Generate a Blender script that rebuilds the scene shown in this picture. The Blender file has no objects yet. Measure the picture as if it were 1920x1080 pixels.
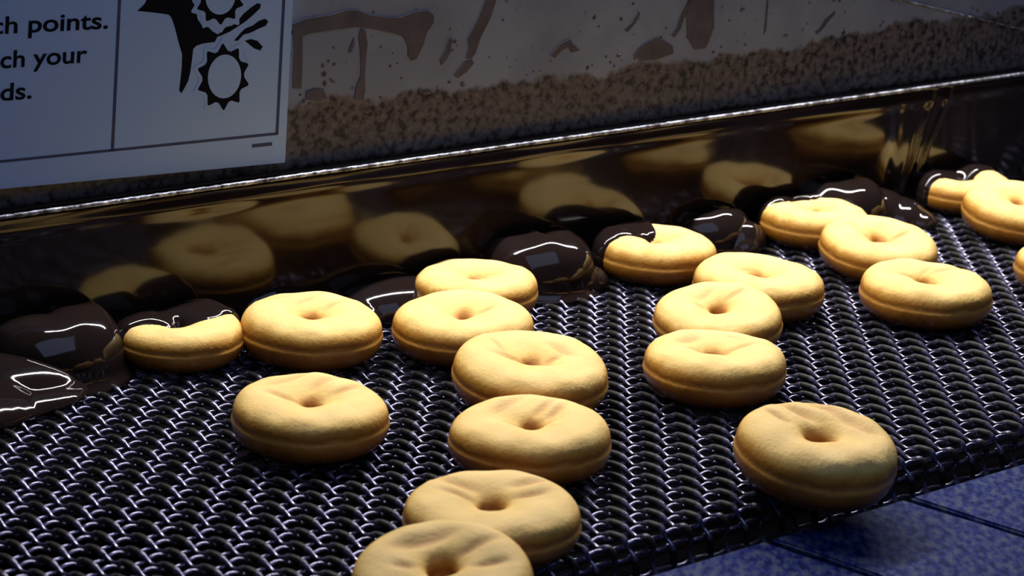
import bpy, bmesh, math, random
import numpy as np
from mathutils import Vector, Matrix

# ------------------------------------------------------------------ frame of the place
AZ = math.radians(51.24)                      # direction the line runs in
U = np.array([math.sin(AZ), math.cos(AZ), 0.0])   # along the glaze curtain
N = np.array([math.cos(AZ), -math.sin(AZ), 0.0])  # out of the curtain, towards the front edge
def W(s, n, z=0.0):
    return U * s + N * n + np.array([0, 0, z])

# ------------------------------------------------------------------ camera
F = 4200.0; PH = math.atan((540 + 780) / F); ROLL = 0.05; H = 0.41
ex = np.array([1.0, 0, 0]); ev = np.array([0, -math.sin(PH), -math.cos(PH)])
fw = np.array([0, math.cos(PH), -math.sin(PH)])
cx_ = math.cos(ROLL) * ex - math.sin(ROLL) * ev
cy_ = -(math.sin(ROLL) * ex + math.cos(ROLL) * ev)
cam_d = bpy.data.cameras.new('camera'); cam = bpy.data.objects.new('camera', cam_d)
bpy.context.scene.collection.objects.link(cam)
cam_d.sensor_width = 36.0; cam_d.lens = F / 1920 * 36.0
cam_d.clip_start = 0.01; cam_d.clip_end = 20
m = Matrix.Identity(4)
for r in range(3):
    m[r][0] = cx_[r]; m[r][1] = cy_[r]; m[r][2] = -fw[r]
m[2][3] = H
cam.matrix_world = m
cam_d.dof.use_dof = True; cam_d.dof.focus_distance = 1.22; cam_d.dof.aperture_fstop = 16
bpy.context.scene.camera = cam

# ------------------------------------------------------------------ world and lights
w = bpy.data.worlds.new('world'); bpy.context.scene.world = w; w.use_nodes = True
bg = w.node_tree.nodes['Background']; bg.inputs[0].default_value = (0.30, 0.42, 0.9, 1); bg.inputs[1].default_value = 0.012

def area(name, loc, target, sx, sy, power, col):
    l = bpy.data.lights.new(name, 'AREA'); l.shape = 'RECTANGLE'; l.size = sx; l.size_y = sy
    l.energy = power; l.color = col
    o = bpy.data.objects.new(name, l); bpy.context.scene.collection.objects.link(o)
    d = Vector(target) - Vector(loc)
    zz = -d.normalized(); xx = Vector(U); xx = (xx - zz * xx.dot(zz)).normalized(); yy = zz.cross(xx)
    mm = Matrix.Identity(4)
    for r in range(3):
        mm[r][0] = xx[r]; mm[r][1] = yy[r]; mm[r][2] = zz[r]; mm[r][3] = loc[r]
    o.matrix_world = mm
    return o
area('tube_light', W(1.05, -1.046, 0.47), W(1.05, -1.00, 0), 1.1, 0.018, 8.8, (1.0, 0.96, 0.96))
area('room_light', W(0.45, 0.35, 1.5), W(0.95, -0.95, 0.05), 1.9, 1.3, 6.5, (0.46, 0.60, 1.0))

S = bpy.context.scene
S.view_settings.view_transform = 'Standard'; S.view_settings.look = 'None'
S.view_settings.gamma = 1.0; S.view_settings.exposure = 0.0
S.view_settings.use_curve_mapping = False

# ------------------------------------------------------------------ helpers
def link(name, me, mat=None, parent=None, kind=None, label=None, cat=None, group=None):
    o = bpy.data.objects.new(name, me); S.collection.objects.link(o)
    if mat is not None and me is not None: me.materials.append(mat)
    if parent is not None: o.parent = parent
    tag(o, label, cat, group, kind)
    return o
def tag(o, label=None, cat=None, group=None, kind=None):
    if label: o['label'] = label
    if cat: o['category'] = cat
    if group: o['group'] = group
    if kind: o['kind'] = kind
    return o
def mesh(name, V, Fc, smooth=True):
    me = bpy.data.meshes.new(name)
    V = np.asarray(V, dtype=np.float64); Fc = np.asarray(Fc) if not isinstance(Fc, list) else Fc
    me.from_pydata(V.tolist(), [], Fc.tolist() if isinstance(Fc, np.ndarray) else Fc)
    if smooth: me.polygons.foreach_set('use_smooth', [True] * len(me.polygons))
    me.update(); return me
def empty(name, loc, **k):
    o = bpy.data.objects.new(name, None); S.collection.objects.link(o); o.location = loc
    o.empty_display_size = 0.02
    tag(o, **k); return o
def grid_faces(nr, nc, closed=False):
    i, j = np.meshgrid(np.arange(nr - 1), np.arange(nc if closed else nc - 1), indexing='ij')
    j2 = (j + 1) % nc
    return np.stack([i * nc + j, i * nc + j2, (i + 1) * nc + j2, (i + 1) * nc + j], -1).reshape(-1, 4)
def tube(P, R, sides=8, up=np.array([0, 0, 1.0]), caps=True):
    P = np.asarray(P, float); n = len(P); R = np.broadcast_to(np.asarray(R, float), (n,))
    T = np.gradient(P, axis=0); T /= np.linalg.norm(T, axis=1)[:, None]
    side = np.cross(T, up); side /= np.maximum(np.linalg.norm(side, axis=1), 1e-9)[:, None]
    upv = np.cross(side, T)
    a = np.linspace(0, 2 * np.pi, sides, endpoint=False)
    V = P[:, None] + R[:, None, None] * (np.cos(a)[None, :, None] * side[:, None] + np.sin(a)[None, :, None] * upv[:, None])
    Fc = grid_faces(n, sides, True).tolist()
    if caps: Fc += [list(range(sides)), list(range((n - 1) * sides, n * sides))[::-1]]
    return V.reshape(-1, 3), Fc
def slab_mesh(name, poly, to3, thick, bevel=0.0):
    """extruded polygon: poly is a list of 2-D points, to3(a,b,h) gives the 3-D point at height h above its plane"""
    bm = bmesh.new()
    lo = [bm.verts.new(to3(a, b, 0)) for a, b in poly]; hi = [bm.verts.new(to3(a, b, thick)) for a, b in poly]
    bm.faces.new(hi); bm.faces.new(lo[::-1]); k = len(poly)
    for i in range(k): bm.faces.new((lo[i], lo[(i + 1) % k], hi[(i + 1) % k], hi[i]))
    bmesh.ops.recalc_face_normals(bm, faces=bm.faces)
    if bevel: bmesh.ops.bevel(bm, geom=[e for e in bm.edges], offset=bevel, segments=2, affect='EDGES')
    me = bpy.data.meshes.new(name); bm.to_mesh(me); bm.free(); return me
def box_snz(name, s0, s1, n0, n1, z0, z1, bevel=0.0, segs=1):
    bm = bmesh.new()
    vs = {}
    for a, s in enumerate((s0, s1)):
        for b, n in enumerate((n0, n1)):
            for c, z in enumerate((z0, z1)): vs[a, b, c] = bm.verts.new(W(s, n, z))
    for q in ([(0,0,0),(0,1,0),(1,1,0),(1,0,0)], [(0,0,1),(1,0,1),(1,1,1),(0,1,1)], [(0,0,0),(1,0,0),(1,0,1),(0,0,1)],
              [(0,1,0),(0,1,1),(1,1,1),(1,1,0)], [(0,0,0),(0,0,1),(0,1,1),(0,1,0)], [(1,0,0),(1,1,0),(1,1,1),(1,0,1)]):
        bm.faces.new([vs[k] for k in q])
    bmesh.ops.recalc_face_normals(bm, faces=bm.faces)
    if bevel: bmesh.ops.bevel(bm, geom=list(bm.edges), offset=bevel, segments=3, affect='EDGES')
    me = bpy.data.meshes.new(name); bm.to_mesh(me); bm.free(); return me

# node helpers
def newmat(name):
    mt = bpy.data.materials.new(name); mt.use_nodes = True
    nt = mt.node_tree; b = nt.nodes['Principled BSDF']; return mt, nt, b
def nd(nt, t, **k):
    n = nt.nodes.new(t)
    for a, v in k.items():
        if a.startswith('i_'):
            key = a[2:]; key = int(key) if key.isdigit() else key.replace('_', ' ')
            n.inputs[key].default_value = v
        else: setattr(n, a, v)
    return n
def ramp(nt, stops, interp='LINEAR'):
    r = nt.nodes.new('ShaderNodeValToRGB'); r.color_ramp.interpolation = interp
    el = r.color_ramp.elements
    while len(el) < len(stops): el.new(0.5)
    for e, (p, c) in zip(el, stops):
        e.position = p; e.color = (*c, 1) if len(c) == 3 else c
    return r
def mix(nt, fac, a, b, mode='MIX'):
    mx = nt.nodes.new('ShaderNodeMix'); mx.data_type = 'RGBA'; mx.blend_type = mode
    for sock, v in ((mx.inputs[0], fac), (mx.inputs[6], a), (mx.inputs[7], b)):
        if hasattr(v, 'is_output'): nt.links.new(v, sock)
        elif isinstance(v, (int, float)): sock.default_value = v
        else: sock.default_value = (*v, 1)
    return mx.outputs[2]
def bump(nt, b, height, strength, dist):
    bp = nd(nt, 'ShaderNodeBump'); bp.inputs['Strength'].default_value = strength; bp.inputs['Distance'].default_value = dist
    nt.links.new(height, bp.inputs['Height']); nt.links.new(bp.outputs[0], b.inputs['Normal'])
def noise(nt, vec, scale, detail=3, rough=0.5):
    n = nd(nt, 'ShaderNodeTexNoise'); n.inputs['Scale'].default_value = scale; n.inputs['Detail'].default_value = detail
    n.inputs['Roughness'].default_value = rough
    if vec is not None: nt.links.new(vec, n.inputs['Vector'])
    return n

# ------------------------------------------------------------------ materials
def make_materials():
    M = {}
    # fried doughnut
    mt, nt, b = newmat('fried_dough')
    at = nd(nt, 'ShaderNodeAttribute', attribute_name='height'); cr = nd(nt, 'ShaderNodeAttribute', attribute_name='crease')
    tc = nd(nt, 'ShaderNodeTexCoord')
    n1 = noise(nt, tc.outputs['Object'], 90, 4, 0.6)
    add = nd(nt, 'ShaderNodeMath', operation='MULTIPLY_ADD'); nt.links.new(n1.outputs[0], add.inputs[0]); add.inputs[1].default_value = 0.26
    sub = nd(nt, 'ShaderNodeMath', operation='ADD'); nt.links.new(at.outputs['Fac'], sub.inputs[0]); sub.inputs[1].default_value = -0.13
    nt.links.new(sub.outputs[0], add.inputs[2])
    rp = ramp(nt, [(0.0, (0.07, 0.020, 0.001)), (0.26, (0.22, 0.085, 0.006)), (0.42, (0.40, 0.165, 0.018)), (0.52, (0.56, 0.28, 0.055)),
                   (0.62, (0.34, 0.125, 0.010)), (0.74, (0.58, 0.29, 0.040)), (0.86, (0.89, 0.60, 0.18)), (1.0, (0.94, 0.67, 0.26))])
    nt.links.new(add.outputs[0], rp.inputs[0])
    n2 = noise(nt, tc.outputs['Object'], 28, 4, 0.6)
    r2 = ramp(nt, [(0.35, (0.90, 0.86, 0.78)), (0.65, (1, 1, 1))]); nt.links.new(n2.outputs[0], r2.inputs[0])
    c = mix(nt, 1.0, rp.outputs[0], r2.outputs[0], 'MULTIPLY')
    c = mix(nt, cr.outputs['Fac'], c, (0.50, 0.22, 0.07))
    nt.links.new(c, b.inputs['Base Color'])
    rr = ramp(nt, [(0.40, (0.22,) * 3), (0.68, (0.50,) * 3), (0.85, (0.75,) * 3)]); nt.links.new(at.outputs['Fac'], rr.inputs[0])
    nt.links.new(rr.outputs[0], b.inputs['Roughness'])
    n3 = noise(nt, tc.outputs['Object'], 420, 3, 0.6); bump(nt, b, n3.outputs[0], 0.35, 0.0012)
    b.inputs['Specular IOR Level'].default_value = 0.4
    M['dough'] = mt
    # dark chocolate glaze
    mt, nt, b = newmat('chocolate_glaze')
    b.inputs['Base Color'].default_value = (0.014, 0.009, 0.008, 1); b.inputs['Roughness'].default_value = 0.07
    b.inputs['IOR'].default_value = 1.5
    tc = nd(nt, 'ShaderNodeTexCoord'); n1 = noise(nt, tc.outputs['Object'], 20, 2, 0.5); bump(nt, b, n1.outputs[0], 0.15, 0.003)
    M['glaze'] = mt
    mc = mt.copy(); mc.name = 'falling_glaze'; mc.node_tree.nodes['Principled BSDF'].inputs['Roughness'].default_value = 0.11; M['curtain'] = mc
    # belt wire
    mt, nt, b = newmat('belt_wire')
    b.inputs['Base Color'].default_value = (0.17, 0.165, 0.21, 1); b.inputs['Metallic'].default_value = 0.9
    tc = nd(nt, 'ShaderNodeTexCoord'); n1 = noise(nt, tc.outputs['Object'], 160, 2)
    r1 = ramp(nt, [(0.3, (0.20,) * 3), (0.7, (0.32,) * 3)]); nt.links.new(n1.outputs[0], r1.inputs[0]); nt.links.new(r1.outputs[0], b.inputs['Roughness'])
    M['wire'] = mt
    at = nd(nt, 'ShaderNodeAttribute', attribute_name='residue')
    c = mix(nt, at.outputs['Fac'], (0.22, 0.21, 0.31), (0.013, 0.011, 0.009)); nt.links.new(c, b.inputs['Base Color'])
    for out_, v0, v1 in ((b.inputs['Metallic'], 0.9, 0.0), (b.inputs['Specular IOR Level'], 0.5, 0.22)):
        mr = nd(nt, 'ShaderNodeMapRange'); nt.links.new(at.outputs['Fac'], mr.inputs[0]); mr.inputs[3].default_value = v0; mr.inputs[4].default_value = v1
        nt.links.new(mr.outputs[0], out_)
    rm = mix(nt, at.outputs['Fac'], r1.outputs[0], (0.55, 0.55, 0.55)); nt.links.new(rm, b.inputs['Roughness'])
    # lip
    mt, nt, b = newmat('lip_steel')
    b.inputs['Base Color'].default_value = (0.62, 0.64, 0.70, 1); b.inputs['Metallic'].default_value = 0.7; b.inputs['Roughness'].default_value = 0.4
    tc = nd(nt, 'ShaderNodeTexCoord'); n1 = noise(nt, tc.outputs['Object'], 130, 3, 0.7)
    r1 = ramp(nt, [(0.36, (0.05, 0.04, 0.04)), (0.5, (0.22, 0.23, 0.27)), (0.66, (0.6, 0.62, 0.7))]); nt.links.new(n1.outputs[0], r1.inputs[0])
    nt.links.new(r1.outputs[0], b.inputs['Base Color']); bump(nt, b, n1.outputs[0], 0.8, 0.002)
    M['lip'] = mt
    # splattered panel
    mt, nt, b = newmat('splattered_panel')
    tc = nd(nt, 'ShaderNodeTexCoord'); gz = nd(nt, 'ShaderNodeAttribute', attribute_name='soil')
    v1 = nd(nt, 'ShaderNodeTexVoronoi'); v1.inputs['Scale'].default_value = 150; nt.links.new(tc.outputs['Object'], v1.inputs['Vector'])
    n0 = noise(nt, tc.outputs['Object'], 60, 3, 0.6)
    # sparse dark spots on the clean part
    thr = nd(nt, 'ShaderNodeMath', operation='MULTIPLY_ADD'); nt.links.new(n0.outputs[0], thr.inputs[0]); thr.inputs[1].default_value = 1.1; thr.inputs[2].default_value = -0.38
    lt = nd(nt, 'ShaderNodeMath', operation='SUBTRACT'); nt.links.new(thr.outputs[0], lt.inputs[0]); nt.links.new(v1.outputs['Distance'], lt.inputs[1])
    sp = ramp(nt, [(0.0, (0, 0, 0)), (0.12, (1, 1, 1))]); nt.links.new(lt.outputs[0], sp.inputs[0])
    clean = mix(nt, sp.outputs[0], (0.27, 0.32, 0.40), (0.07, 0.055, 0.06))
    n5 = noise(nt, tc.outputs['Object'], 18, 4, 0.6)
    r5 = ramp(nt, [(0.4, (0.80, 0.78, 0.80)), (0.62, (1, 1, 1))]); nt.links.new(n5.outputs[0], r5.inputs[0])
    clean = mix(nt, 1.0, clean, r5.outputs[0], 'MULTIPLY')
    # crusted brown foam lower down
    n4 = noise(nt, tc.outputs['Object'], 210, 2, 0.6)
    r4 = ramp(nt, [(0.38, (0.022, 0.021, 0.026)), (0.46, (0.09, 0.08, 0.08)), (0.66, (0.16, 0.14, 0.135))]); nt.links.new(n4.outputs[0], r4.inputs[0])
    n6 = noise(nt, tc.outputs['Object'], 26, 4, 0.65)
    sm = nd(nt, 'ShaderNodeMath', operation='MULTIPLY_ADD'); nt.links.new(n6.outputs[0], sm.inputs[0]); sm.inputs[1].default_value = 0.55
    nt.links.new(gz.outputs['Fac'], sm.inputs[2])
    rs = ramp(nt, [(0.74, (0, 0, 0)), (0.80, (1, 1, 1))]); nt.links.new(sm.outputs[0], rs.inputs[0])
    c = mix(nt, rs.outputs[0], clean, r4.outputs[0]); nt.links.new(c, b.inputs['Base Color'])
    b.inputs['Roughness'].default_value = 0.38
    h = mix(nt, rs.outputs[0], (0.3, 0.3, 0.3), n4.outputs[0]); bump(nt, b, h, 0.3, 0.0008)
    M['panel'] = mt
    mt, nt, b = newmat('dried_smear')
    b.inputs['Base Color'].default_value = (0.115, 0.085, 0.08, 1); b.inputs['Roughness'].default_value = 0.35
    tc = nd(nt, 'ShaderNodeTexCoord'); n1 = noise(nt, tc.outputs['Object'], 80, 3, 0.6)
    r1 = ramp(nt, [(0.3, (0.080, 0.074, 0.086)), (0.7, (0.13, 0.117, 0.13))]); nt.links.new(n1.outputs[0], r1.inputs[0]); nt.links.new(r1.outputs[0], b.inputs['Base Color'])
    M['smear'] = mt
    mt, nt, b = newmat('wet_drop'); b.inputs['Base Color'].default_value = (0.10, 0.07, 0.06, 1); b.inputs['Roughness'].default_value = 0.05
    M['drop'] = mt
    # sign
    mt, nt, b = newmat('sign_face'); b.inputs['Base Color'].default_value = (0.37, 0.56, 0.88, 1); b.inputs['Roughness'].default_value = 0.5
    M['sign'] = mt
    mt, nt, b = newmat('sign_ink'); b.inputs['Base Color'].default_value = (0.002, 0.003, 0.010, 1); b.inputs['Specular IOR Level'].default_value = 0.1; b.inputs['Roughness'].default_value = 0.6
    M['ink'] = mt
    mt, nt, b = newmat('sign_navy'); b.inputs['Base Color'].default_value = (0.035, 0.055, 0.14, 1); b.inputs['Roughness'].default_value = 0.6
    M['navy'] = mt
    # blue belt
    mt, nt, b = newmat('blue_plastic')
    tc = nd(nt, 'ShaderNodeTexCoord'); mp = nd(nt, 'ShaderNodeMapping'); nt.links.new(tc.outputs['Object'], mp.inputs[0])
    mp.inputs['Rotation'].default_value = (0, 0, 0.1); mp.inputs['Scale'].default_value = (1.5, 0.8, 1)
    n1 = noise(nt, mp.outputs[0], 170, 2, 0.55)
    r1 = ramp(nt, [(0.38, (0.003, 0.006, 0.055)), (0.46, (0.010, 0.020, 0.135)), (0.54, (0.028, 0.042, 0.115)), (0.66, (0.055, 0.070, 0.125))])
    nt.links.new(n1.outputs[0], r1.inputs[0]); nt.links.new(r1.outputs[0], b.inputs['Base Color'])
    b.inputs['Roughness'].default_value = 0.7; b.inputs['Specular IOR Level'].default_value = 0.08; bump(nt, b, n1.outputs[0], 0.4, 0.002)
    M['blue'] = mt
    mt, nt, b = newmat('dark_steel'); b.inputs['Base Color'].default_value = (0.004, 0.004, 0.005, 1); b.inputs['Specular IOR Level'].default_value = 0.0; b.inputs['Roughness'].default_value = 0.8
    M['dark'] = mt
    return M
M = make_materials()

# ------------------------------------------------------------------ machine bed under the belts
bed = link('machine_bed', box_snz('machine_bed', 0.15, 1.75, -1.20, -0.40, -0.13, -0.10, 0.002), M['dark'],
           label='dark steel drip bed lying below the wire belt and the blue belt', cat='machine bed')

# ------------------------------------------------------------------ wire mesh belt
LO = np.array([-0.22144, 1.02570]); LA = np.array([0.0176181, -0.0001016]); LB = np.array([-0.00033465, -0.01451976])
EDGE = -0.698; RB = 0.009
def belt_map(XY, z):
    """flat belt co-ordinates to the real belt, which turns down over its front edge"""
    s = XY @ U[:2]; n = XY @ N[:2]; d = n - EDGE
    th = np.clip(d / RB, 0, math.pi / 2); over = np.maximum(d - RB * math.pi / 2, 0)
    rz = RB + z
    n2 = np.where(d > 0, EDGE + rz * np.sin(th), n); z2 = np.where(d > 0, -RB + rz * np.cos(th) - over, z)
    return s[:, None] * U + n2[:, None] * N + np.array([0, 0, 1.0]) * z2[:, None]
def strand(k, direction, prof_t, prof_z, prof_r, nspan, samples, wob):
    start = LO + k * LA
    per_n = direction @ N[:2]
    if abs(per_n) > 1e-3:
        t0 = (nspan[0] - start @ N[:2]) / per_n; t1 = (nspan[1] - start @ N[:2]) / per_n
    else:
        us = direction @ U[:2]; t0 = (0.22 - start @ U[:2]) / us; t1 = (1.62 - start @ U[:2]) / us
    t = np.arange(math.ceil(min(t0, t1) * samples), math.floor(max(t0, t1) * samples)) / samples
    if len(t) < 4: return None
    f = np.mod(t, 1.0)
    z = np.interp(f, prof_t, prof_z) * 1e-3; r = np.interp(f, prof_t, prof_r) * 1e-3
    rng = np.random.RandomState(abs(int(k * 7 + samples)) % 9999)
    cell = np.floor(t).astype(int); cell -= cell.min()
    z = z + (rng.rand(cell.max() + 2)[cell] - 0.5) * 2 * wob
    P = belt_map(start + t[:, None] * direction, z); res = np.interp(f, [0, .44, .56, .86, .96, 1], [0, 0, 1, 1, 0, 0])
    s = P @ U
    keep = (s > 0.22) & (s < 1.62)
    if keep.sum() < 6: return None
    return P[keep], r[keep], res[keep]
wt = [0, .08, .2, .32, .42, .5, .58, .7, .82, .92, 1.0]
wz = [-2.7, -3.7, -4.5, -4.1, -3.0, -2.2, -1.9, -1.85, -1.9, -2.05, -2.7]
wr = [1.15, 1.05, 1.05, 1.05, 1.15, 1.45, 1.8, 1.9, 1.85, 1.6, 1.15]
rt = [0, .08, .18, .3, .40, .5, .75, 1.0]
rz_ = [-4.9, -3.6, -2.9, -3.0, -4.0, -5.0, -5.2, -4.9]
rr_ = [1.05] * 8
belt = empty('wire_mesh_belt', W(0.9, -0.9, -0.004), label='dark woven wire mesh conveyor belt the plain doughnuts ride on', cat='conveyor belt')
bloc = np.array(belt.location)
for k in range(-60, 130):
    q = strand(k, LA + LB, wt, wz, wr, (-1.10, -0.655), 14, 0.00012)
    if q is None: continue
    V, Fc = tube(q[0] - bloc, q[1], 8)
    me = mesh('spiral_wire', V, Fc); at = me.attributes.new('residue', 'FLOAT', 'POINT'); at.data.foreach_set('value', np.repeat(q[2], 8).astype(np.float32))
    link('spiral_wire', me, M['wire'], parent=belt)
for k in range(-60, 130):
    q = strand(k, LA - LB, rt, rz_, rr_, (0, 0), 10, 0.00010)
    if q is None: continue
    nn = (LO + k * LA) @ N[:2]
    if nn < -1.10 or nn > -0.655: continue
    V, Fc = tube(q[0] - bloc, q[1], 8)
    link('cross_wire', mesh('cross_wire', V, Fc), M['wire'], parent=belt)

# ------------------------------------------------------------------ blue modular belt in front
blue = empty('blue_modular_belt', W(0.8, -0.60, -0.012), label='blue flecked plastic modular belt with dark gaps beyond the front edge of the wire belt', cat='conveyor belt')
bl = np.array(blue.location)
GD = np.array([0.20, 0.98])      # (ds, dn) direction of the gaps
def gapcurve(i, side):
    s0 = 0.705 + 0.0955 * i
    pts = []
    for q in np.linspace(0, 1, 13):
        n = -0.677 + q * 0.245
        s = s0 + (n + 0.677) * 0.24 + 0.0012 * math.sin(q * 38) + side * (0.0026 + 0.0005 * math.sin(q * 21 + i))
        pts.append((s, n))
    return pts
for i in range(-6, 9):
    a = gapcurve(i, 1); b_ = gapcurve(i + 1, -1)
    poly = a + b_[::-1]
    me = slab_mesh('belt_module', poly, lambda s, n, h: W(s, n, -0.018 + h) - bl, 0.006)
    bm = bmesh.new(); bm.from_mesh(me)
    es = [e for e in bm.edges if len(e.link_faces) == 2 and all(abs(v.co.z - 0.0) < 1e-5 for v in e.verts)]
    bmesh.ops.bevel(bm, geom=es, offset=0.0012, segments=3, affect='EDGES'); bm.to_mesh(me); bm.free()
    link('belt_module', me, M['blue'], parent=blue)

# ------------------------------------------------------------------ doughnuts
PR = np.array([(.05,.30),(.075,.46),(.085,.60),(.115,.72),(.17,.815),(.26,.895),(.38,.95),(.50,.985),(.62,1.0),(.72,.99),(.815,.958),(.895,.885),
      (.953,.775),(.98,.65),(.984,.57),(.986,.54),(.993,.515),(1.0,.49),(1.0,.45),(.985,.34),(.955,.22),(.90,.12),(.82,.045),(.72,.008),(.58,0),(.40,0),(.24,.02),(.14,.08),(.08,.18)])
def smooth_profile(P, k=3):
    out = []
    n = len(P)
    for i in range(n):
        p0, p1, p2, p3 = P[i - 1], P[i], P[(i + 1) % n], P[(i + 2) % n]
        for q in range(k):
            t = q / k
            out.append(0.5 * ((2 * p1) + (-p0 + p2) * t + (2 * p0 - 5 * p1 + 4 * p2 - p3) * t * t + (-p0 + 3 * p1 - 3 * p2 + p3) * t ** 3))
    return np.array(out)
PS = smooth_profile(PR, 2)
NA = 120
def doughnut_geo(D, hh, seed, creases, hole=1.0, offset=0.0):
    rng = np.random.RandomState(seed)
    a = np.linspace(0, 2 * np.pi, NA, endpoint=False)
    ph = rng.rand(8) * 6.28
    Rm = 1 + 0.012 * np.sin(2 * a + ph[0]) + 0.008 * np.sin(3 * a + ph[1]) + 0.004 * np.sin(5 * a + ph[2])
    zm = 1 + 0.035 * np.sin(a + ph[3]) + 0.02 * np.sin(3 * a + ph[4])
    pr = PS.copy(); R = D / 2
    hf = hole + 0.25 * np.sin(a + ph[5])
    rr = pr[:, 0][None]; zz = pr[:, 1][None] + 0 * a[:, None]
    rr = rr + 0 * a[:, None]
    inner = np.clip((0.30 - rr) / 0.25, 0, 1)
    rr = rr + inner * (hf[:, None] - 1) * 0.07
    belly = np.exp(-((zz - 0.48) / 0.10) ** 2) * (rr > 0.9)
    rr = rr + belly * (0.0045 * np.sin(19 * a + ph[2])[:, None] * np.sin(31 * a + ph[6])[:, None] - 0.004 * (1 + np.sin(4 * a + ph[7]))[:, None])
    r = rr * R * Rm[:, None]; z = zz * hh * (1 + (zm[:, None] - 1) * np.clip(zz, 0, 1))
    x = r * np.cos(a)[:, None]; y = r * np.sin(a)[:, None]
    cr = np.zeros_like(x)
    top = np.clip((zz - 0.6) / 0.3, 0, 1) * (rr < 0.86)
    for (cx, cy, ang, ln, wd, dp) in creases:
        dx = x / R - cx; dy = y / R - cy
        p = dx * math.cos(ang) + dy * math.sin(ang); q = -dx * math.sin(ang) + dy * math.cos(ang)
        g = np.exp(-(q / wd) ** 2 - np.abs(p / ln) ** 3) * top
        z = z - 1.35 * dp * g; cr = np.maximum(cr, g)
    # small lumpiness
    z = z + 0.0005 * top * (np.sin(x * 240 + ph[6]) * np.sin(y * 210 + ph[7]))
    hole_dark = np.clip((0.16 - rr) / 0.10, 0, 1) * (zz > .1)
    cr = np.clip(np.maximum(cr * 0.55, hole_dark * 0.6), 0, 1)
    V = np.stack([x, y, z], -1)           # NA x K x 3
    if offset:
        dn = np.roll(pr, -1, 0) - np.roll(pr, 1, 0); nr = np.stack([dn[:, 1], -dn[:, 0]], 1)
        nr[:, 0] *= hh; nr[:, 1] *= R; nr = np.stack([dn[:, 1] * hh, -dn[:, 0] * R], 1); nr /= np.linalg.norm(nr, axis=1)[:, None]
        nr = -nr if nr[np.argmax(pr[:, 0]), 0] < 0 else nr
        nv = np.stack([nr[:, 0][None] * np.cos(a)[:, None], nr[:, 0][None] * np.sin(a)[:, None], nr[:, 1][None] + 0 * a[:, None]], -1)
        return V, nv, zz, cr
    return V, None, zz, cr
def face_torus(na, k):
    i, j = np.meshgrid(np.arange(na), np.arange(k), indexing='ij')
    i2 = (i + 1) % na; j2 = (j + 1) % k
    return np.stack([i * k + j, i2 * k + j, i2 * k + j2, i * k + j2], -1).reshape(-1, 4)
def tilt_matrix(th, dr):
    return np.array(Matrix.Rotation(th, 3, Vector((dr[1], -dr[0], 0)))) if th else np.eye(3)

DN = {  # id: X, Y, diameter, tilt in degrees, (towards doughnut id or direction vector)
 1: (-.1785, 1.1495, .0700, 0, None), 2: (-.1087, 1.1655, .0797, 0, None), 3: (-.0964, 1.0330, .0780, 0, None),
 4: (-.0214, 1.2590, .0735, 0, None), 5: (-.0262, 1.1830, .0797, 0, None), 6: (.0112, 1.1050, .0826, 6, 5),
 7: (.0127, 1.0182, .0792, 0, None), 8: (-.0038, .9215, .0797, 0, None), 9: (-.0219, .8458, .0772, 7, 8),
 10: (.0895, 1.3512, .0767, 0, None), 11: (.1476, 1.2875, .0808, 0, None), 12: (.1188, 1.2160, .0735, 7, 11),
 13: (.1112, 1.1399, .0788, 0, None), 14: (.1488, 1.0070, .0790, 8, (-N[0], -N[1])), 15: (.1997, 1.4465, .0745, 0, None),
 16: (.2315, 1.3772, .0758, 7, 15), 17: (.2491, 1.2920, .0797, 0, None), 18: (.3177, 1.5545, .0740, 0, None),
 19: (.3420, 1.4860, .0770, 7, 18), 20: (.3561, 1.3607, .0794, 0, None)}
DL = {
 1: 'plain doughnut sunk half under the chocolate curtain, leftmost of the row',
 2: 'plain doughnut right beside the leftmost half-coated one, touching it',
 3: 'lone plain doughnut in front of the left pair, two faint dents on top',
 4: 'plain doughnut with a dark puckered hole, hindmost of the middle cluster, near the curtain',
 5: 'plain doughnut between the puckered-hole one and the big closed-hole one of the middle cluster',
 6: 'plain doughnut with nearly closed wide dimple, front of the middle cluster of three',
 7: 'plain doughnut directly behind the two at the bottom edge, dents behind its hole',
 8: 'pale plain doughnut resting against the bottommost one, pinkish dents left of its hole',
 9: 'plain doughnut cut off by the bottom edge of the picture, front of its column',
 10: 'plain doughnut with a chocolate cap on its back left rim, beside the bright glaze drip',
 11: 'plain doughnut partly hidden behind a smaller one, in the middle right pair',
 12: 'small plain doughnut with a round dimple leaning on the larger one behind it',
 13: 'plain doughnut in front of the leaning small one, long dark hole',
 14: 'plain doughnut with the widest open hole, tipping over the front belt edge',
 15: 'plain doughnut with chocolate over its back rim, under the long bright glaze streak',
 16: 'plain doughnut leaning on the one with the glaze over its back rim',
 17: 'lone plain doughnut on the right with its hole off to the right side',
 18: 'plain doughnut emerging from under the curtain at the far right, smallest visible',
 19: 'plain doughnut at the right picture edge touching the farthest half-coated one',
 20: 'plain doughnut mostly cut off by the right edge of the picture'}
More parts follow.
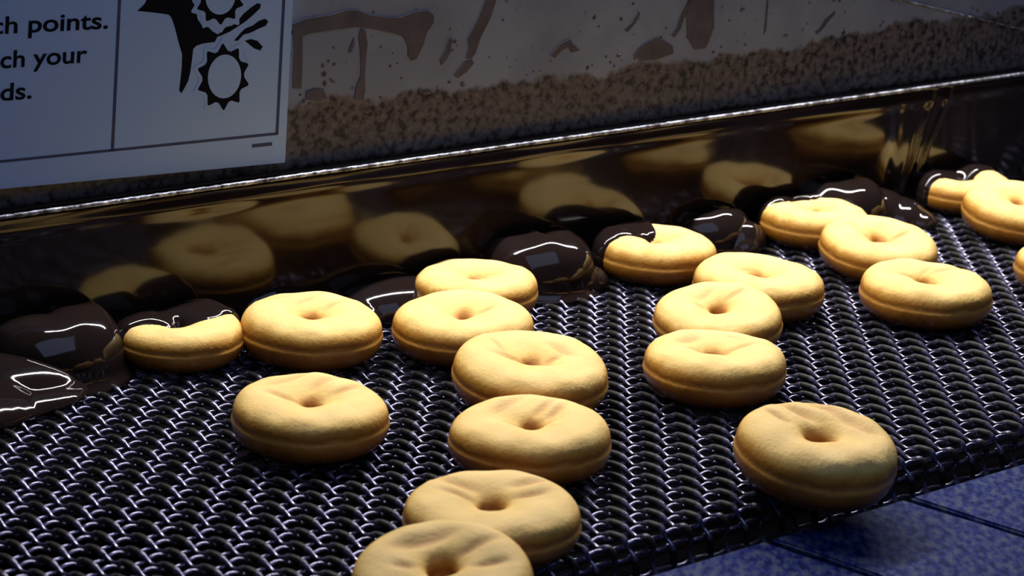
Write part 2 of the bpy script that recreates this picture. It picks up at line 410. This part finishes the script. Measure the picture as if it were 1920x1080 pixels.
# creases: (x, y, angle, half length, width, depth in m), in radii; +x right, +y away
G = math.radians
CR = {
 1: [(.35, .1, G(30), .3, .05, .0008)],
 2: [(-.15, .42, G(50), .22, .05, .0010), (.28, .40, G(50), .26, .05, .0012), (-.45, .5, G(25), .3, .035, .0008), (.0, -.02, G(5), .24, .06, .0012)],
 3: [(-.35, .52, G(48), .34, .075, .0016), (.12, .5, G(55), .26, .05, .0013), (.42, .32, G(45), .22, .05, .0012), (-.38, -.02, G(-5), .2, .07, .0013), (-.12, -.04, G(8), .2, .07, .0013)],
 4: [(.05, .0, G(60), .2, .05, .0016), (.18, .1, G(-20), .22, .04, .0012), (-.1, -.05, G(0), .3, .035, .0010), (.28, -.05, G(-15), .15, .04, .001)],
 5: [(.15, -.02, G(20), .24, .045, .0014), (.3, .12, G(35), .16, .04, .0010), (-.1, -.02, G(0), .15, .03, .001)],
 6: [(-.1, -.08, G(-5), .34, .06, .0016), (.35, .3, G(-45), .25, .06, .0012), (.2, .0, G(40), .2, .05, .0012), (-.45, .2, G(-60), .2, .03, .0006)],
 7: [(-.3, .45, G(55), .3, .06, .0013), (.15, .42, G(60), .25, .05, .0013), (.3, .3, G(60), .2, .05, .0012), (.0, -.02, G(5), .28, .05, .0010)],
 8: [(-.42, .42, G(-35), .3, .08, .0015), (-.4, .1, G(-25), .22, .06, .0012), (.4, .45, G(25), .25, .07, .0015), (.42, .15, G(20), .2, .06, .0012)],
 9: [(-.22, .42, G(25), .38, .09, .0018), (.35, .3, G(35), .3, .07, .0012), (-.42, -.1, G(0), .12, .07, .0014), (.5, -.05, G(15), .2, .06, .0012)],
 10: [(-.15, .1, G(30), .28, .05, .0014), (.3, .25, G(20), .25, .05, .0010), (-.2, .3, G(75), .2, .03, .0008)],
 11: [(.1, .0, G(0), .3, .045, .0012), (-.2, .1, G(20), .2, .03, .0008)],
 12: [(-.2, .35, G(50), .25, .05, .0012), (.3, .35, G(45), .25, .05, .0010), (-.3, .0, G(-40), .15, .04, .0008)],
 13: [(-.35, .3, G(40), .22, .07, .0010), (.3, .1, G(15), .25, .06, .0012), (-.1, .0, G(5), .3, .05, .0010), (.3, .45, G(-40), .2, .03, .0006)],
 14: [(-.25, .55, G(-40), .30, .07, .0022), (.25, .55, G(-38), .38, .08, .0022), (.5, .25, G(-35), .25, .07, .0018), (-.5, .25, G(-45), .2, .05, .0014), (.1, .75, G(-30), .25, .04, .0012)],
 15: [(-.1, .05, G(15), .3, .05, .0014), (.2, .35, G(-5), .2, .04, .0008), (.25, .1, G(40), .2, .04, .001)],
 16: [(.0, -.05, G(-12), .25, .055, .0015), (.32, .05, G(30), .25, .045, .0014), (-.45, .25, G(-40), .14, .04, .0008)],
 17: [(-.15, .05, G(-5), .3, .04, .0010), (.35, .4, G(30), .25, .05, .0010), (.05, .35, G(50), .2, .03, .0008)],
 18: [(.0, .0, G(0), .3, .05, .0010)],
 19: [(.2, .0, G(0), .3, .05, .0010), (-.2, .3, G(20), .2, .04, .0008)],
 20: [(-.2, .0, G(0), .3, .05, .0010)]}
HO = {1: 1, 2: 1.2, 3: .9, 4: .3, 5: .3, 6: .5, 7: .9, 8: 1.5, 9: 1.9, 10: .8, 11: .6, 12: 1.1, 13: 1.0, 14: 2.1, 15: .6, 16: .8, 17: 1.0, 18: .8, 19: .8, 20: .8}
HR = {14: .36, 3: .33, 2: .33, 8: .29, 6: .31}
# glaze line on the doughnuts that stand under the curtain: n below which the dough is coated
COAT = {1: lambda s, n, z: -1.0045 + (s - .574) * 0.12 + 0.003 * math.sin((s - .574) * 90), 10: lambda s, n, z: -1.003 - 0.034 / (1 + math.exp(-(s - .930) / .0035)),
        15: lambda s, n, z: -1.018 + 0.0015 * math.sin(s * 200), 18: lambda s, n, z: -1.010 + 0.002 * math.sin(s * 120)}
K = len(PS)
PD = np.array([(.03, .985), (.10, .987), (.20, .99), (.32, .995), (.48, 1.0)] + [(.5 + .5 * math.sin(q), .02 + .98 * math.cos(q) ** .85) for q in np.linspace(0.12, 1.36, 22)] + [(.998, .15), (1.008, .08), (1.03, .03), (1.07, -.03), (1.13, -.09), (.5, -.14), (.05, -.10), (.02, .4)])
for i, (X, Y, D, th, to) in DN.items():
    hh = D * HR.get(i, .32)
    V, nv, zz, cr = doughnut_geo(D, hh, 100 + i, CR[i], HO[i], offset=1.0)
    if th:
        if isinstance(to, int): d = np.array([DN[to][0] - X, DN[to][1] - Y])
        else: d = np.array(to)
        d = d / np.linalg.norm(d); R3 = tilt_matrix(G(th), d)
    else: R3 = np.eye(3)
    V2 = V.reshape(-1, 3) @ R3.T; nv2 = nv.reshape(-1, 3) @ R3.T
    V2[:, 2] -= V2[:, 2].min()
    fc = face_torus(NA, K)
    me = mesh('doughnut', V2, fc)
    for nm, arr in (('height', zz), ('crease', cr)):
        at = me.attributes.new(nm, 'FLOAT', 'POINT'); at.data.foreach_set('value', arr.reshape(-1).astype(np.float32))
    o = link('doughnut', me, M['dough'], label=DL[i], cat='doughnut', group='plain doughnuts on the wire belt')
    o.location = (X, Y, 0.0)
    if i in COAT:
        Wd = V2 + np.array([X, Y, 0]); s = Wd @ U; n = Wd @ N
        cut = np.array([COAT[i](a_, b_, c_) for a_, b_, c_ in zip(s, n, Wd[:, 2])])
        dd = cut - n                                  # >0 coated
        off = np.where(dd > 0, 0.0028 * np.clip(dd / 0.0035, 0, 1) ** 0.5, 0) - 0.0004
        C2 = V2 + nv2 * off[:, None]
        keepf = fc[(dd[fc] > -0.0012).all(1)]
        used, inv = np.unique(keepf, return_inverse=True)
        cm = mesh('glaze_coating', C2[used], inv.reshape(-1, 4))
        link('glaze_coating', cm, M['glaze'], parent=o, label='glossy dark chocolate coating over the back of the doughnut')

# doughnuts that have gone right through the curtain and show only as coated humps
CD = [((0.511, -1.030), .084, .033, 'chocolate-coated doughnut hump at the far left, beside the half-coated plain one'),
      ((0.838, -1.026), .080, .031, 'chocolate-coated doughnut hump in the middle, left of the capped plain doughnut'),
      ((1.110, -1.033), .078, .031, 'chocolate-coated doughnut hump at the right, with long bright streak, behind the leaning pair'),
      ((0.992, -1.040), .070, .026, 'small chocolate-coated hump between the capped doughnut and the right-hand pair')]
for q, ((s, n), D, hh, lb) in enumerate(CD):
    KEEP = PS; PS = smooth_profile(PD, 1); V, nv, zz, cr = doughnut_geo(D, hh, 300 + q, [], 0.2, offset=1.0); KD = len(PS); PS = KEEP
    V2 = V.reshape(-1, 3)
    me = mesh('coated_doughnut', V2, face_torus(NA, KD))
    o = link('coated_doughnut', me, M['glaze'], label=lb, cat='doughnut', group='chocolate-coated doughnuts at the curtain')
    p = W(s, n, 0); o.location = (p[0], p[1], 0.0)

# ------------------------------------------------------------------ glaze curtain
N0 = -1.034; ZT = 0.0866; NT = -1.0265
ss = np.arange(0.20, 1.62, 0.0016)
zl = np.concatenate([np.linspace(-0.004, 0.004, 9), np.linspace(0.005, 0.034, 36), np.linspace(0.0355, ZT, 34)])
SS, ZZ = np.meshgrid(ss, zl, indexing='ij')
base = (0.0009 * np.sin(SS * 33 + 1.3) + 0.00035 * np.sin(SS * 77 + ZZ * 20) + 0.00006 * np.sin(SS * 210 + ZZ * 60 + 1)) * np.clip((ZT - ZZ) / 0.03, 0, 1)
base += 0.0012 * np.exp(-((ZZ - 0.078) / 0.0040) ** 2) * (0.8 + 0.2 * np.sin(SS * 23))
for c0, c1, wd, am in ((1.196, 1.176, .0035, .0035), (1.213, 1.186, .0022, .003), (1.160, 1.170, .006, -.001)):
    cc = c1 + (c0 - c1) * (ZZ / ZT); base += am * np.exp(-((SS - cc) / wd) ** 2)
base += (NT - N0) * ZZ / ZT
base += 0.005 * np.exp(-np.clip(ZZ, 0, 1) / 0.003)
def lump(s, n, rs, rn, rz, pw=2.0):
    q = 1 - np.abs((SS - s) / rs) ** pw - np.clip(ZZ / rz, 0, 9) ** pw
    return (n - N0) + np.where(q > 0, rn * np.sqrt(np.maximum(q, 0)), 0) - np.where(q < 0, 0.05 * np.minimum(-q, 3), 0) - np.where(q < 0, 0.0, 0.0)
Dd = base
P = SS[..., None] * U + (N0 + Dd)[..., None] * N + ZZ[..., None] * np.array([0, 0, 1.0])
nr, nc = SS.shape
front = P.reshape(-1, 3); back = (SS[..., None] * U + (N0 - 0.0012) * N + ZZ[..., None] * np.array([0, 0, 1.0])).reshape(-1, 3)
fcs = grid_faces(nr, nc); tot = nr * nc
faces = fcs.tolist() + (fcs[:, ::-1] + tot).tolist()
for r in range(nr - 1):
    faces.append([r * nc + nc - 1, (r + 1) * nc + nc - 1, tot + (r + 1) * nc + nc - 1, tot + r * nc + nc - 1])
    faces.append([r * nc, tot + r * nc, tot + (r + 1) * nc, (r + 1) * nc])
cur = link('glaze_curtain', mesh('glaze_curtain', np.concatenate([front, back]), faces), M['curtain'],
           label='glossy dark chocolate glaze curtain falling from the steel lip and pooling on the belt', cat='glaze')


# glaze pooled on the belt at the foot of the curtain: overlapping blobs fused into one liquid surface
def glaze_mass(name, blobs, voxel, label, cat, it=10):
    bm = bmesh.new()
    for (s_, n_, rs, rn, rz) in blobs:
        r = bmesh.ops.create_uvsphere(bm, u_segments=40, v_segments=24, radius=1.0)
        for v in r['verts']:
            c = v.co.copy(); v.co = Vector((c.x * rs + s_, c.y * rn + n_, max(c.z, -0.25) * rz))
    me = bpy.data.meshes.new('tmp'); bm.to_mesh(me); bm.free()
    tmp = bpy.data.objects.new('tmp', me); S.collection.objects.link(tmp)
    r = tmp.modifiers.new('r', 'REMESH'); r.mode = 'VOXEL'; r.voxel_size = voxel
    sm = tmp.modifiers.new('s', 'SMOOTH'); sm.iterations = it; sm.factor = 0.6
    dg = bpy.context.evaluated_depsgraph_get(); out = bpy.data.meshes.new_from_object(tmp.evaluated_get(dg))
    bpy.data.objects.remove(tmp)
    mm = Matrix(((U[0], N[0], 0, 0), (U[1], N[1], 0, 0), (0, 0, 1, 0), (0, 0, 0, 1)))
    out.transform(mm); out.flip_normals(); out.name = name
    out.polygons.foreach_set('use_smooth', [True] * len(out.polygons)); out.update()
    bm = bmesh.new(); bm.from_mesh(out); bmesh.ops.recalc_face_normals(bm, faces=bm.faces); bm.to_mesh(out); bm.free()
    out.materials.clear()
    return link(name, out, M['glaze'], label=label, cat=cat)
glaze_mass('glaze_puddle', [(.505, -1.018, .040, .026, .022), (.485, -1.012, .036, .034, .020), (.445, -1.008, .050, .050, .016), (.478, -1.000, .040, .032, .010), (.385, -1.000, .06, .055, .014),
     (.470, -.992, .032, .026, .006)], .0011, 'broad dark glaze puddle at the far left creeping out over the wire belt', 'glaze')
glaze_mass('glaze_puddle', [(.732, -1.028, .042, .030, .019), (.700, -1.024, .030, .024, .012), (.660, -1.040, .028, .016, .024), (.640, -1.044, .02, .012, .027), (.765, -1.03, .03, .02, .014)], .001,
     'dark glaze puddle against the curtain between the left doughnut pair and the middle cluster', 'glaze')
glaze_mass('glaze_puddle', [(.853, -1.006, .020, .019, .017), (.866, -1.003, .012, .014, .011), (.845, -1.016, .022, .016, .018)], .0009,
     'small bright glaze drip in front of the middle coated hump', 'glaze')
glaze_mass('glaze_puddle', [(.998, -1.026, .026, .022, .022), (1.006, -1.016, .020, .016, .018), (1.002, -1.008, .012, .011, .010), (1.018, -1.022, .014, .014, .014)], .0009,
     'wet glaze lobe with branching white glint beside the capped doughnut', 'glaze')
glaze_mass('glaze_puddle', [(1.135, -1.020, .034, .024, .022), (1.150, -1.014, .026, .026, .016), (1.158, -1.004, .017, .022, .010), (1.19, -1.032, .03, .014, .014)], .001,
     'glaze tongue flowing off the right coated hump onto the belt', 'glaze')

# ------------------------------------------------------------------ glaze trough lip, back panel
trough = empty('glaze_trough', W(0.9, -1.04, ZT), label='speckled steel lip of the glaze trough running above the dark curtain', cat='trough')
tl = np.array(trough.location)
ls = np.arange(0.20, 1.62, 0.004)
lipP = ls[:, None] * U + (NT + 0.0005) * N + np.array([0, 0, ZT + 0.0006])
V, Fc = tube(lipP - tl, 0.00135 + 0.00012 * np.sin(ls * 700), 8)
link('lip', mesh('lip', V, Fc), M['lip'], parent=trough)
me = box_snz('ledge', 0.20, 1.62, -1.0405, NT, ZT - 0.0022, ZT + 0.0002, 0.0003); me.transform(Matrix.Translation(Vector(-tl)))
link('ledge', me, M['dark'], parent=trough)

PN = -1.040
ps = np.linspace(0.20, 1.62, 240); pz = np.linspace(ZT, 0.25, 50)
A, B = np.meshgrid(ps, pz, indexing='ij')
Pf = A[..., None] * U + PN * N + B[..., None] * np.array([0, 0, 1.0])
soil = np.clip(1 - (B - ZT) / 0.075, 0, 1) * 1.0
n_ = A.size; fcs = grid_faces(*A.shape)
Pb = Pf - 0.004 * N
pv = np.concatenate([Pf.reshape(-1, 3), Pb.reshape(-1, 3)])
R_, C_ = A.shape
pf = fcs.tolist() + (fcs[:, ::-1] + n_).tolist()
for r in range(R_ - 1):
    pf.append([r * C_, (r + 1) * C_, n_ + (r + 1) * C_, n_ + r * C_]); pf.append([r * C_ + C_ - 1, n_ + r * C_ + C_ - 1, n_ + (r + 1) * C_ + C_ - 1, (r + 1) * C_ + C_ - 1])
pm = mesh('back_panel', pv, pf)
# soil edge follows the splash line: higher at the sides of the falling sheet
line = 0.028 + 0.010 * np.clip((A - 0.8) / 0.5, 0, 1)
sv = np.clip(0.62 - (B - ZT - line) * 16, 0, 1)
at = pm.attributes.new('soil', 'FLOAT', 'POINT'); at.data.foreach_set('value', np.concatenate([sv.reshape(-1)] * 2).astype(np.float32))
panel = link('back_panel', pm, M['panel'], label='grey panel behind the trough, spotted and streaked with dried brown glaze', cat='panel')

# ray from a photograph point to a real plane n = const, to place flat print and smears on that plane
def sp(x, y, PNn=PN):
    d = (x - 960) / F * cx_ - (y - 540) / F * cy_ + fw
    t = (PNn - 0.0) / (d @ N); p = np.array([0, 0, H]) + d * t
    return p @ U, p[2]
def smear(pts, thick=0.0008):
    poly = [sp(*p) for p in pts]
    me = slab_mesh('glaze_smear', poly, lambda s, z, h: W(s, PN + h, z), thick)
    link('glaze_smear', me, M['smear'], parent=panel)
smear([(548,45),(575,34),(620,28),(645,19),(668,19),(690,28),(720,32),(748,33),(775,22),(800,19),(812,28),(812,42),(800,60),(792,85),(780,110),(770,113),(764,105),(764,88),(755,68),(730,60),(700,54),(665,50),(620,56),(580,62),(566,68),(566,110),(564,165),(548,165),(550,100)])
smear([(673,58),(684,58),(688,80),(685,110),(683,140),(684,170),(680,186),(664,186),(666,165),(676,140),(675,100),(672,75)])
smear([(912,-8),(932,-8),(918,35),(900,70),(890,100),(882,110),(872,108),(878,90),(876,72),(893,40)])
smear([(1290,-8),(1338,-8),(1336,30),(1334,62),(1322,90),(1300,92),(1288,70),(1286,30)])
smear([(868,118),(884,112),(888,118),(874,134),(858,146),(850,142)])
smear([(834,95),(842,72),(848,74),(842,100),(836,112),(826,122),(824,112)])
smear([(1037,96),(1052,80),(1068,73),(1072,82),(1086,94),(1070,98),(1064,88),(1052,94),(1040,108),(1030,104)])
smear([(1256,66),(1268,50),(1276,24),(1290,-6),(1296,-6),(1284,26),(1276,52),(1264,70)])
smear([(1336,0),(1338.5,0),(1338,56),(1335.5,56)], 0.0005)
smear([(1437,0),(1440,0),(1436,56),(1431,66),(1432,50)], 0.0005)
smear([(1526,58),(1536,50),(1546,34),(1562,20),(1566,24),(1552,40),(1540,56),(1530,64)])
smear([(655,90),(660,76),(663,70),(664,84),(658,98),(652,98)], 0.0006)
smear([(700,10),(694,40)][0:0] or [(616,146),(626,152),(628,156),(620,154)], 0.0005)
smear([(1170,56),(1186,40),(1196,22),(1200,24),(1190,44),(1176,60)], 0.0006)
smear([(573,172),(590,166),(606,168),(612,184),(596,190),(572,186)])
smear([(1186,104),(1200,88),(1214,78),(1230,70),(1244,76),(1260,86),(1262,100),(1230,112),(1200,114)], 0.0006)
def drop(x, y, r, st=1.0):
    s, z = sp(x, y)
    bm = bmesh.new(); bmesh.ops.create_uvsphere(bm, u_segments=12, v_segments=8, radius=r)
    for v in bm.verts: v.co = Vector(W(s, PN, z)) + Vector(U) * v.co.x * st + Vector(N) * (v.co.y * 0.8) + Vector((0, 0, v.co.z))
    me = bpy.data.meshes.new('glaze_drop'); bm.to_mesh(me); bm.free()
    me.polygons.foreach_set('use_smooth', [True] * len(me.polygons))
    link('glaze_drop', me, M['drop'], parent=panel)
for x, y, r, st in ((867,158,.0016,1),(800,174,.0014,2.5),(569,190,.0013,1),(680,158,.0009,1),(1160,104,.0013,1.6),(1397,83,.0011,1),(1473,66,.0010,3),(1352,88,.0008,1),
                    (1190,110,.0007,1),(599,32,.0008,1),(678,56,.0008,1),(1383,78,.0007,1),(1582,54,.0007,1),(560,132,.0006,1),(563,178,.0008,1),(842,154,.0008,1.5),
                    (1012,132,.0006,2),(1000,134,.0006,1.5),(988,140,.0006,1.5),(1188,110,.0006,1),(745,119,.0005,1),(736,100,.0005,1)):
    drop(x, y, r, st)
# thin pale strip, upper right
a = np.array([W(*((sp(1640, -12)[0]), PN + .001, sp(1640, -12)[1])), W(sp(1960, 66)[0], PN + .001, sp(1960, 66)[1])])
V, Fc = tube(np.linspace(a[0], a[1], 12), 0.00055, 6)
link('trim_1', mesh('trim_1', V, Fc), M['lip'], kind='structure', label='thin pale strip crossing the upper right of the back panel', cat='strip')

# ------------------------------------------------------------------ safety sign
SN = -1.0330
sign = empty('safety_sign', W(0.60, SN, 0.14), label='blue-lit printed machine safety sign with pinched hand and gears, top left', cat='sign')
sl = np.array(sign.location)
BR = np.array(sp(535, 305, SN)); ca, sa = math.cos(-0.037), math.sin(-0.037)
def sg(a, b):        # sign co-ordinates: a to the right, b up, from the bottom right corner
    return BR[0] + a * ca - b * sa * 0.9, BR[1] + a * sa + b * ca
def to3(h0):
    return lambda s, z, h: W(s, SN + h0 + h, z) - sl
me = slab_mesh('sign_plate', [sg(-0.30, 0), sg(0, 0), sg(0, 0.13), sg(-0.30, 0.13)], lambda s, z, h: W(s, SN - 0.002 + h, z) - sl, 0.002, 0.0003)
link('sign_plate', me, M['sign'], parent=sign)
def decal(name, pts, mat, h0=0.0, px=True, thick=0.00012):
    poly = [sp(x, y, SN) for x, y in pts] if px else pts
    link(name, slab_mesh(name, poly, to3(h0), thick), mat, parent=sign)
def bar(name, p, q, wpx, mat):
    p = np.array(p, float); q = np.array(q, float); d = q - p; d /= np.linalg.norm(d); k = np.array([-d[1], d[0]]) * wpx / 2
    decal(name, [p + k, q + k, q - k, p - k], mat)
bar('frame_line', (-60, 309), (520, 250.5), 5, M['navy']); bar('frame_line', (519, 252), (534, -40), 5.5, M['navy'])
bar('divider_line', (210.5, 284), (226, -40), 6, M['navy'])
T = lambda L: [(240 + x / 4.909, y / 4.909) for x, y in L]
hand = T([(85,100),(150,40),(200,-60),(560,-60),(600,30),(632,75),(632,130),(640,175),(680,235),(740,250),(780,290),(830,318),(900,250),(960,235),(1010,190),(1060,130),(1130,70),(1190,30),(1222,36),(1215,75),(1160,130),(1090,190),(1010,245),(930,295),(860,325),(820,340),(800,385),(690,400),(630,420),(600,450),(590,540),(575,650),(555,740),(520,810),(490,860),(470,830),(482,740),(495,620),(498,500),(465,390),(430,250),(400,165),(375,135),(280,120)])
decal('hand_silhouette', hand, M['ink'])
decal('finger', T([(975,375),(1040,300),(1080,262),(1150,235),(1200,195),(1262,172),(1290,195),(1270,235),(1200,265),(1130,300),(1060,320),(1010,375)]), M['ink'])
decal('finger', T([(1075,375),(1130,360),(1190,375),(1240,430),(1215,465),(1160,445)]), M['ink'])
def gear(cx, cy, rx, ry, tx, ty, nteeth, ph, lean):
    pts = []
    for i in range(nteeth * 4):
        a = ph + 2 * math.pi * i / (nteeth * 4); k = i % 4
        r = 1.0 if k in (0, 1) else 0.80
        if k == 0: a += 0.05
        if k == 1: a -= 0.05
        x = math.cos(a) * tx * r; y = math.sin(a) * ty * r
        pts.append((cx + x - lean * y, cy + y))
    return pts
def ell(cx, cy, rx, ry, lean, n=40):
    return [(cx + math.cos(2 * math.pi * i / n) * rx - lean * math.sin(2 * math.pi * i / n) * ry, cy + math.sin(2 * math.pi * i / n) * ry) for i in range(n)]
decal('gear_outline', gear(412.5, -2, 0, 0, 57, 63, 10, math.pi / 2 - .157, .05), M['sign'], 0.00015)
decal('gear', gear(412, -2, 0, 0, 45, 48, 10, math.pi / 2 - .157, .05), M['ink'], 0.0003)
decal('gear_centre', ell(412.5, -8, 28, 35, .05), M['sign'], 0.00045)
decal('gear_outline', gear(418, 144, 0, 0, 58, 73, 10, math.pi / 2 - .157, .05), M['sign'], 0.00015)
decal('gear', gear(418, 144, 0, 0, 49, 62, 10, math.pi / 2 - .157, .05), M['ink'], 0.0003)
decal('gear_centre', ell(420, 143, 31, 41, .05), M['sign'], 0.00045)
decal('small_print', [(472,270.5),(510,266.5),(510,273),(472,277)], M['navy'])

def text(body, x0, x1, ybase0, ybase1, hpx):
    cu = bpy.data.curves.new('lettering', 'FONT'); cu.body = body; cu.size = 1; cu.extrude = 0; cu.offset = 0.018
    tmp = bpy.data.objects.new('tmp_text', cu); S.collection.objects.link(tmp)
    dg = bpy.context.evaluated_depsgraph_get(); me = bpy.data.meshes.new_from_object(tmp.evaluated_get(dg))
    bpy.data.objects.remove(tmp)
    co = np.empty(len(me.vertices) * 3); me.vertices.foreach_get('co', co); co = co.reshape(-1, 3)
    x = (co[:, 0] - co[:, 0].min()) / (co[:, 0].max() - co[:, 0].min())
    out = []
    for a, (X_, Y_, _) in zip(x, co):
        px = x0 + a * (x1 - x0); yb = ybase0 + a * (ybase1 - ybase0)
        s_, z_ = sp(px + 0.05 * Y_ / 0.72 * hpx, yb - Y_ / 0.72 * hpx, SN)
        out.append(W(s_, SN + 0.00015, z_) - sl)
    me.vertices.foreach_set('co', np.array(out).reshape(-1)); me.update()
    link('lettering', me, M['ink'], parent=sign)
text('ch points.', -17, 202, 64, 53, 33)
text('ch your', 0, 163, 128, 116, 33)
text('ds.', 0, 59, 189, 184, 33)
